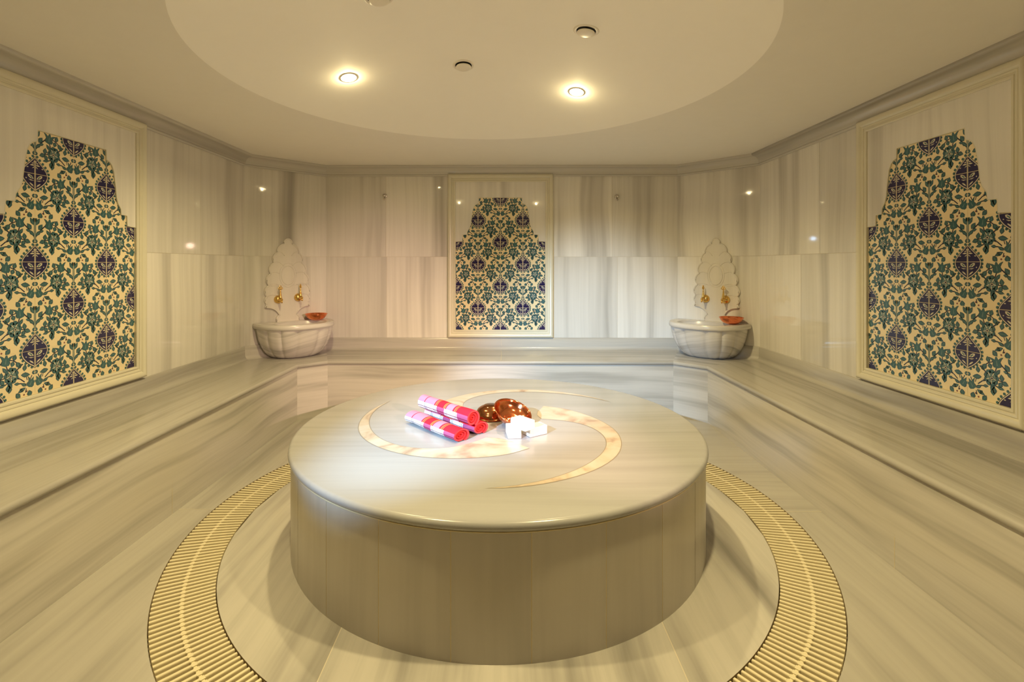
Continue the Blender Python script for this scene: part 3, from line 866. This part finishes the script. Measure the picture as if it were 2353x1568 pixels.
tb = make_tap('brass tap with its handle edge-on, over the pinkish lit basin, nearer the end wall', -1)
tb.location = LC(-.088, .016, .955); tb.rotation_euler = (0, 0, radians(-135))
copy_tree(tb, 'brass tap with its handle edge-on, over the cool lit basin, nearer the end wall', RC(.088, .016, .945), (0, 0, radians(135)))
copy_tree(ta, 'brass tap with face-on trefoil handle over the cool lit basin, nearer the right wall', RC(-.088, .016, .945), (0, 0, radians(135)))

# ------------------------------------------------------------------ copper bowls
def make_bowl(label, mat, R=.1, H=.06, loc=(0, 0, 0)):
    t = thing('copper_bowl', loc, 0, label, 'bowl', 'copper bath bowls')
    k = R / .1; h = H / .06
    mb = MB()
    body = [(.0005, .0), (.040, .0), (.044, .003), (.047, .005), (.060, .009), (.074, .018), (.083, .030), (.085, .033), (.0885, .036), (.0935, .050), (.0945, .052)]
    innr = [(.092, .052), (.0905, .050), (.0855, .036), (.080, .030), (.071, .020), (.058, .0115), (.046, .0075), (.0005, .0045)]
    mb.lathe([(r * k, z * h) for r, z in body + innr], 56)
    mb.build('body', mat, t)
    mb = MB()
    mb.lathe([(r * k, z * h) for r, z in ((.0915, .0515), (.0945, .0515), (.0995, .0555), (.1000, .0580), (.0990, .0600), (.0965, .0595), (.0925, .0535), (.0915, .0515))], 56)
    mb.build('rolled_rim', mat, t)
    mb = MB()
    mb.lathe([(r * k, z * h) for r, z in ((.032, .0052), (.030, .0085), (.025, .0095), (.022, .0075), (.016, .0085), (.008, .0115), (.0005, .0125))], 36)
    mb.build('boss', mat, t)
    return t
bw = make_bowl('small copper bowl standing on the rim of the pinkish lit basin', M_COPPER, .098, .058)
bw.location = LC(-.215, .112, BZ + .2982)
bw2 = copy_tree(bw, 'small copper bowl standing on the rim end of the cool lit basin', RC(-.175, .125, BZ + .2982), (0, 0, .7))
# upturned bowl on the slab and the bowl leaning on it
b3 = make_bowl('dark copper bowl lying upside down behind the rolled towels', M_AGED, .092, .062)
b3.location = (-.072, 2.605, SZ + .0015 + .062); b3.rotation_euler = (pi, 0, 0)
b4 = make_bowl('shiny orange copper bowl tilted open, leaning on the upturned dark bowl', M_COPPER, .099, .056)
nrm = Vector((.30, -.31, .90)).normalized()
q = Vector((0, 0, 1)).rotation_difference(nrm)
b4.rotation_mode = 'QUATERNION'; b4.rotation_quaternion = q
mz = min((q @ Vector((r * cos(a), r * sin(a), z))).z for a in [i * pi / 40 for i in range(80)] for r, z in ((.099, .0542), (.0936, .0485), (.0835, .0308), (.0733, .0168), (.0594, .0084), (.0465, .0047), (.0396, 0)))
cxy = Vector((.042, 2.480, 0)) - Vector(((q @ Vector((0, 0, .056))).x, (q @ Vector((0, 0, .056))).y, 0))
b4.location = (cxy.x, cxy.y, SZ + .0015 - mz)

# ------------------------------------------------------------------ soap bars
def soap(label, c, z, ang, s=(.1, .0625, .042)):
    mb = MB(); mb.box(-s[0] / 2, s[0] / 2, -s[1] / 2, s[1] / 2, 0, s[2])
    o = mb.build('soap_bar', M_SOAP); bevel(o, .003, 3)
    o.location = (c[0], c[1], z); o.rotation_euler = (0, 0, radians(ang))
    tag(o, label, 'soap', 'white soap bars stacked on the platform')
    return o
soap('white soap bar lying end-on, bottom left of the stack in front of the copper bowls', (.041, 2.326), SZ + .0012, 96)
soap('white soap bar lying slanted, bottom right of the stack in front of the copper bowls', (.143, 2.345), SZ + .0012, 33)
soap('white soap bar bridging the two lower soap bars, topmost of the stack', (.083, 2.302), SZ + .0437, -48)

# ------------------------------------------------------------------ rolled plaid towels
def towel(label, c, z, seed, sx=1.0, sz=1.0, R=.036, flat=0.0):
    """local x from the front end to the back end of the roll"""
    rg = random.Random(seed)
    mb = MB(); L = .395; turns = 3.2; st = 26; n = int(turns * st); r0 = .004; pitch = (R - r0) / turns; th = pitch * .70
    K = 14
    dents = [(rg.uniform(0, L), rg.uniform(0, 2 * pi), rg.uniform(.0, .0022)) for _ in range(14)]
    def wob(x, a, r):
        w = 0
        for dx, da, dd in dents: w += dd * math.exp(-((x - dx) / .05) ** 2) * cos(a - da)
        return 1 + w / R + .012 * sin(31 * x + seed) * (r / R)
    def pos(x, a, r):
        rr = r * wob(x, a, r); y, zz = rr * cos(a) * sx, rr * sin(a) * sz
        if flat: zz = max(zz, -R * sz * (1 - flat))
        return Vector((x, y, zz))
    a0 = radians(250)                                        # outer edge ends underneath
    ang = [a0 - 2 * pi * turns + 2 * pi * i / st for i in range(n + 1)]
    rad = [r0 + pitch * turns * i / n for i in range(n + 1)]
    xs = [L * k / K for k in range(K + 1)]
    xin = lambda k, i: xs[k] + ((.010 * (1 - i / n) if k == 0 else (-.010 * (1 - i / n) if k == K else 0)))
    outer = [[pos(xin(k, i), ang[i], rad[i]) for k in range(K + 1)] for i in range(n + 1)]
    inner = [[pos(xin(k, i), ang[i], max(rad[i] - th, .001)) for k in range(K + 1)] for i in range(n + 1)]
    i1 = n - st - 2
    uvf = lambda i, k: (xs[k], ((ang[i] / (2 * pi)) % 1.0))
    # outermost turn carries the plaid, the rest is red
    for i in range(n):
        m = 0 if i >= i1 else 1
        f0 = (ang[i] / (2 * pi) + .5) % 1.0; f1 = f0 + 1 / st
        for k in range(K):
            mb.face([outer[i][k], outer[i + 1][k], outer[i + 1][k + 1], outer[i][k + 1]], [(xs[k], f0), (xs[k], f1), (xs[k + 1], f1), (xs[k + 1], f0)], m, 1, True)
        mb.face([inner[i][0], inner[i][K], inner[i + 1][K], inner[i + 1][0]], None, 1, 1, True)
    # end faces (front red, back white/pink by slot)
    for i in range(n):
        mb.face([outer[i][0], inner[i][0], inner[i + 1][0], outer[i + 1][0]], None, 1 if i < n - st else 2)
        f0 = (ang[i] / (2 * pi) + .5) % 1.0; f1 = f0 + 1 / st
        mb.face([inner[i][K], outer[i][K], outer[i + 1][K], inner[i + 1][K]], [(L, f0), (L, f0), (L, f1), (L, f1)], 0)
    mb.face([outer[n][0], inner[n][0], inner[n][K], outer[n][K]], None, 0)
    # a backing core so that no light shines through the roll
    mb.grid([[pos(x, 2 * pi * j / 20, R * .45) for j in range(20)] for x in (.03, L - .012)], None, 1, 1, True, closev=True)
    mb.face([pos(.03, 2 * pi * j / 20, R * .45) for j in range(20)], None, 1); mb.face([pos(L - .012, 2 * pi * j / 20, R * .45) for j in range(20)], None, 1)
    zmin = min(v[2] for v in mb.v)
    mb.v = [(v[0], v[1], v[2] - zmin) for v in mb.v]
    o = mb.build('rolled_towel', [M_PLAID, M_TRED, M_TEDGE], weld=False)
    o.location = (c[0], c[1], z); o.rotation_euler = (0, 0, radians(135))
    return tag(o, label, 'towel', 'rolled plaid towels on the platform')
towel('rolled red and white plaid towel, lower front one of the three', (-.196, 2.240), SZ + .0015, 3, 1.42, .90, .036, .15)
towel('rolled red plaid towel, lower rear one mostly hidden behind the others', (-.114, 2.338), SZ + .0015, 5, 1.42, .90, .036, .15)
towel('rolled red and white plaid towel lying on top of the other two', (-.146, 2.296), SZ + .0015 + .047, 8, 1.06, 1.02, .040, 0)

# ------------------------------------------------------------------ ceiling fittings
def dome_frame(x, y):
    dx, dy = x - DC.x, y - DC.y; r = hypot(dx, dy)
    g = 2 * DH / DR ** 2
    nrm = Vector((-dx * g, -dy * g, -1)).normalized()         # pointing down into the room
    return Vector((x, y, dome_z(r))), nrm
def place_on_dome(o, x, y):
    p, nrm = dome_frame(x, y)
    o.location = p; o.rotation_mode = 'QUATERNION'; o.rotation_quaternion = Vector((0, 0, -1)).rotation_difference(nrm)
def make_spot(label):
    t = thing('downlight', (0, 0, 0), 0, label, 'ceiling light', 'lit downlights in the dome')
    mb = MB(); mb.lathe([(.047, .002), (.047, -.002), (.045, -.004), (.042, -.004), (.040, -.003), (.040, .0)], 40)
    mb.build('trim_ring', M_WHITE, t)
    mb = MB(); mb.lathe([(.0400, -.0025), (.030, -.0055), (.012, -.0075), (.0005, -.008)], 32)
    mb.build('bulb', M_LAMP, t)
    return t
d1 = make_spot('glowing round ceiling downlight on the left of the dome'); place_on_dome(d1, -.874, 2.77)
d2 = copy_tree(d1, 'glowing round ceiling downlight on the right of the dome'); place_on_dome(d2, .438, 3.021)
def make_vent(label):
    t = thing('ceiling_valve', (0, 0, 0), 0, label, 'ceiling vent', 'round ceiling vent valves')
    mb = MB(); mb.lathe([(.062, .002), (.062, -.002), (.058, -.005), (.050, -.005), (.046, -.002), (.045, .0)], 44)
    mb.build('flange', M_WHITE, t)
    mb = MB(); mb.lathe([(.0455, -.0015), (.0005, -.0010)], 40)
    mb.build('opening', M_BLACK, t)
    mb = MB(); mb.lathe([(.008, -.001), (.008, -.010), (.038, -.0095), (.0425, -.0105), (.0435, -.013), (.042, -.016), (.032, -.019), (.010, -.0205), (.0005, -.0205)], 44)
    mb.build('valve_disc', M_WHITE, t)
    return t
v1 = make_vent('round white ceiling vent disc with dark slot, midway between the two lit downlights'); place_on_dome(v1, -.233, 2.799)
v2 = copy_tree(v1, 'round white ceiling vent disc with dark slot, above the right lit downlight'); place_on_dome(v2, .389, 2.368)
v3 = copy_tree(v1, 'round white ceiling vent disc cut off by the top edge of the picture'); place_on_dome(v3, -.527, 2.070)

# ------------------------------------------------------------------ robe hooks
def make_hook(label):
    t = thing('robe_hook', (0, 0, 0), radians(180), label, 'hook', 'chrome robe hooks on the end wall')
    RX = Matrix.Rotation(-pi / 2, 4, 'X')
    mb = MB(); mb.lathe([(.021, 0), (.021, .004), (.017, .008), (.0005, .009)], 24, RX); mb.build('rose', M_CHROME, t)
    mb = MB(); mb.lathe([(.006, .006), (.006, .030), (.011, .034), (.014, .040), (.012, .047), (.0005, .050)], 20, RX)
    mb.tube([(0, .012, -.010), (0, .020, -.030), (0, .034, -.040), (0, .044, -.030)], [.005, .0045, .0045, .006], 10)
    mb.build('peg', M_CHROME, t)
    return t
h1 = make_hook('small chrome robe hook on the end wall, left of the tiled panel'); h1.location = (-1.129, YW, 1.90)
copy_tree(h1, 'small chrome robe hook on the end wall, right of the tiled panel', (1.055, YW, 1.89))

# ------------------------------------------------------------------ lights
def spot(name, loc, target, power, col, ang, blend, rad):
    l = bpy.data.lights.new(name, 'SPOT'); l.energy = power; l.color = col
    l.spot_size = radians(ang); l.spot_blend = blend; l.shadow_soft_size = rad
    o = bpy.data.objects.new(name, l); COL.objects.link(o); o.location = loc
    d = Vector(target) - Vector(loc); o.rotation_euler = d.to_track_quat('-Z', 'Y').to_euler()
    return o
WARM = (1.0, .81, .41)
for i, (x, y) in enumerate(((-.874, 2.77), (.438, 3.021), (-.72, 1.52), (.50, 1.48))):
    p, n = dome_frame(x, y); k_ = .92 if x < 0 else 1.18
    out = Vector((x - DC.x, y - DC.y, 0)).normalized()
    spot('downlight_beam', p + n * .03, p + n + out * .52, 84 * k_, WARM, 122, 1.0, .03)
    l = bpy.data.lights.new('downlight_glow', 'POINT'); l.energy = 1.3 * k_; l.color = WARM; l.shadow_soft_size = .007
    lo = bpy.data.objects.new('downlight_glow', l); COL.objects.link(lo); lo.location = p + n * .016
def beam(name, loc, az, el, power, col):
    d = Vector((cos(radians(az)) * cos(radians(el)), sin(radians(az)) * cos(radians(el)), sin(radians(el))))
    o = spot(name, loc, Vector(loc) + d, power, col, 42, .9, .014)
    o.scale = (.72, 1, 1)                                    # taller than wide, like a strip reflector
    return o
beam('photo_lamp_cool', (-1.35, .27, 1.73), 63.5, -20.5, 600, (.44, .69, 1.0))
beam('photo_lamp_warm', (1.37, .30, 1.60), 120, -16, 330, (1.0, .65, .53))
w = bpy.data.worlds.new('World'); SC.world = w; w.use_nodes = True
w.node_tree.nodes['Background'].inputs[0].default_value = (0, 0, 0, 1)

# ------------------------------------------------------------------ camera
F, VX, VY = 1138.85, 1151.34, 608.63
cam = bpy.data.cameras.new('camera'); co = bpy.data.objects.new('camera', cam); COL.objects.link(co)
co.location = (0, 0, 1.25); co.rotation_euler = (pi / 2, 0, .0073)
cam.sensor_width = 36; cam.sensor_fit = 'HORIZONTAL'; cam.lens = F / 2353 * 36
cam.shift_x = (1176.5 - VX) / 2353; cam.shift_y = -(784 - VY) / 2353; cam.clip_start = .02
SC.camera = co
vs = SC.view_settings
SC.display_settings.display_device = 'sRGB'
vs.view_transform = 'Standard'; vs.look = 'None'; vs.gamma = 1; vs.exposure = 0.6; vs.use_curve_mapping = False
SC.cycles.max_bounces = 14; SC.cycles.diffuse_bounces = 10; SC.cycles.glossy_bounces = 6
SC.cycles.use_denoising = True; SC.cycles.sample_clamp_indirect = 8
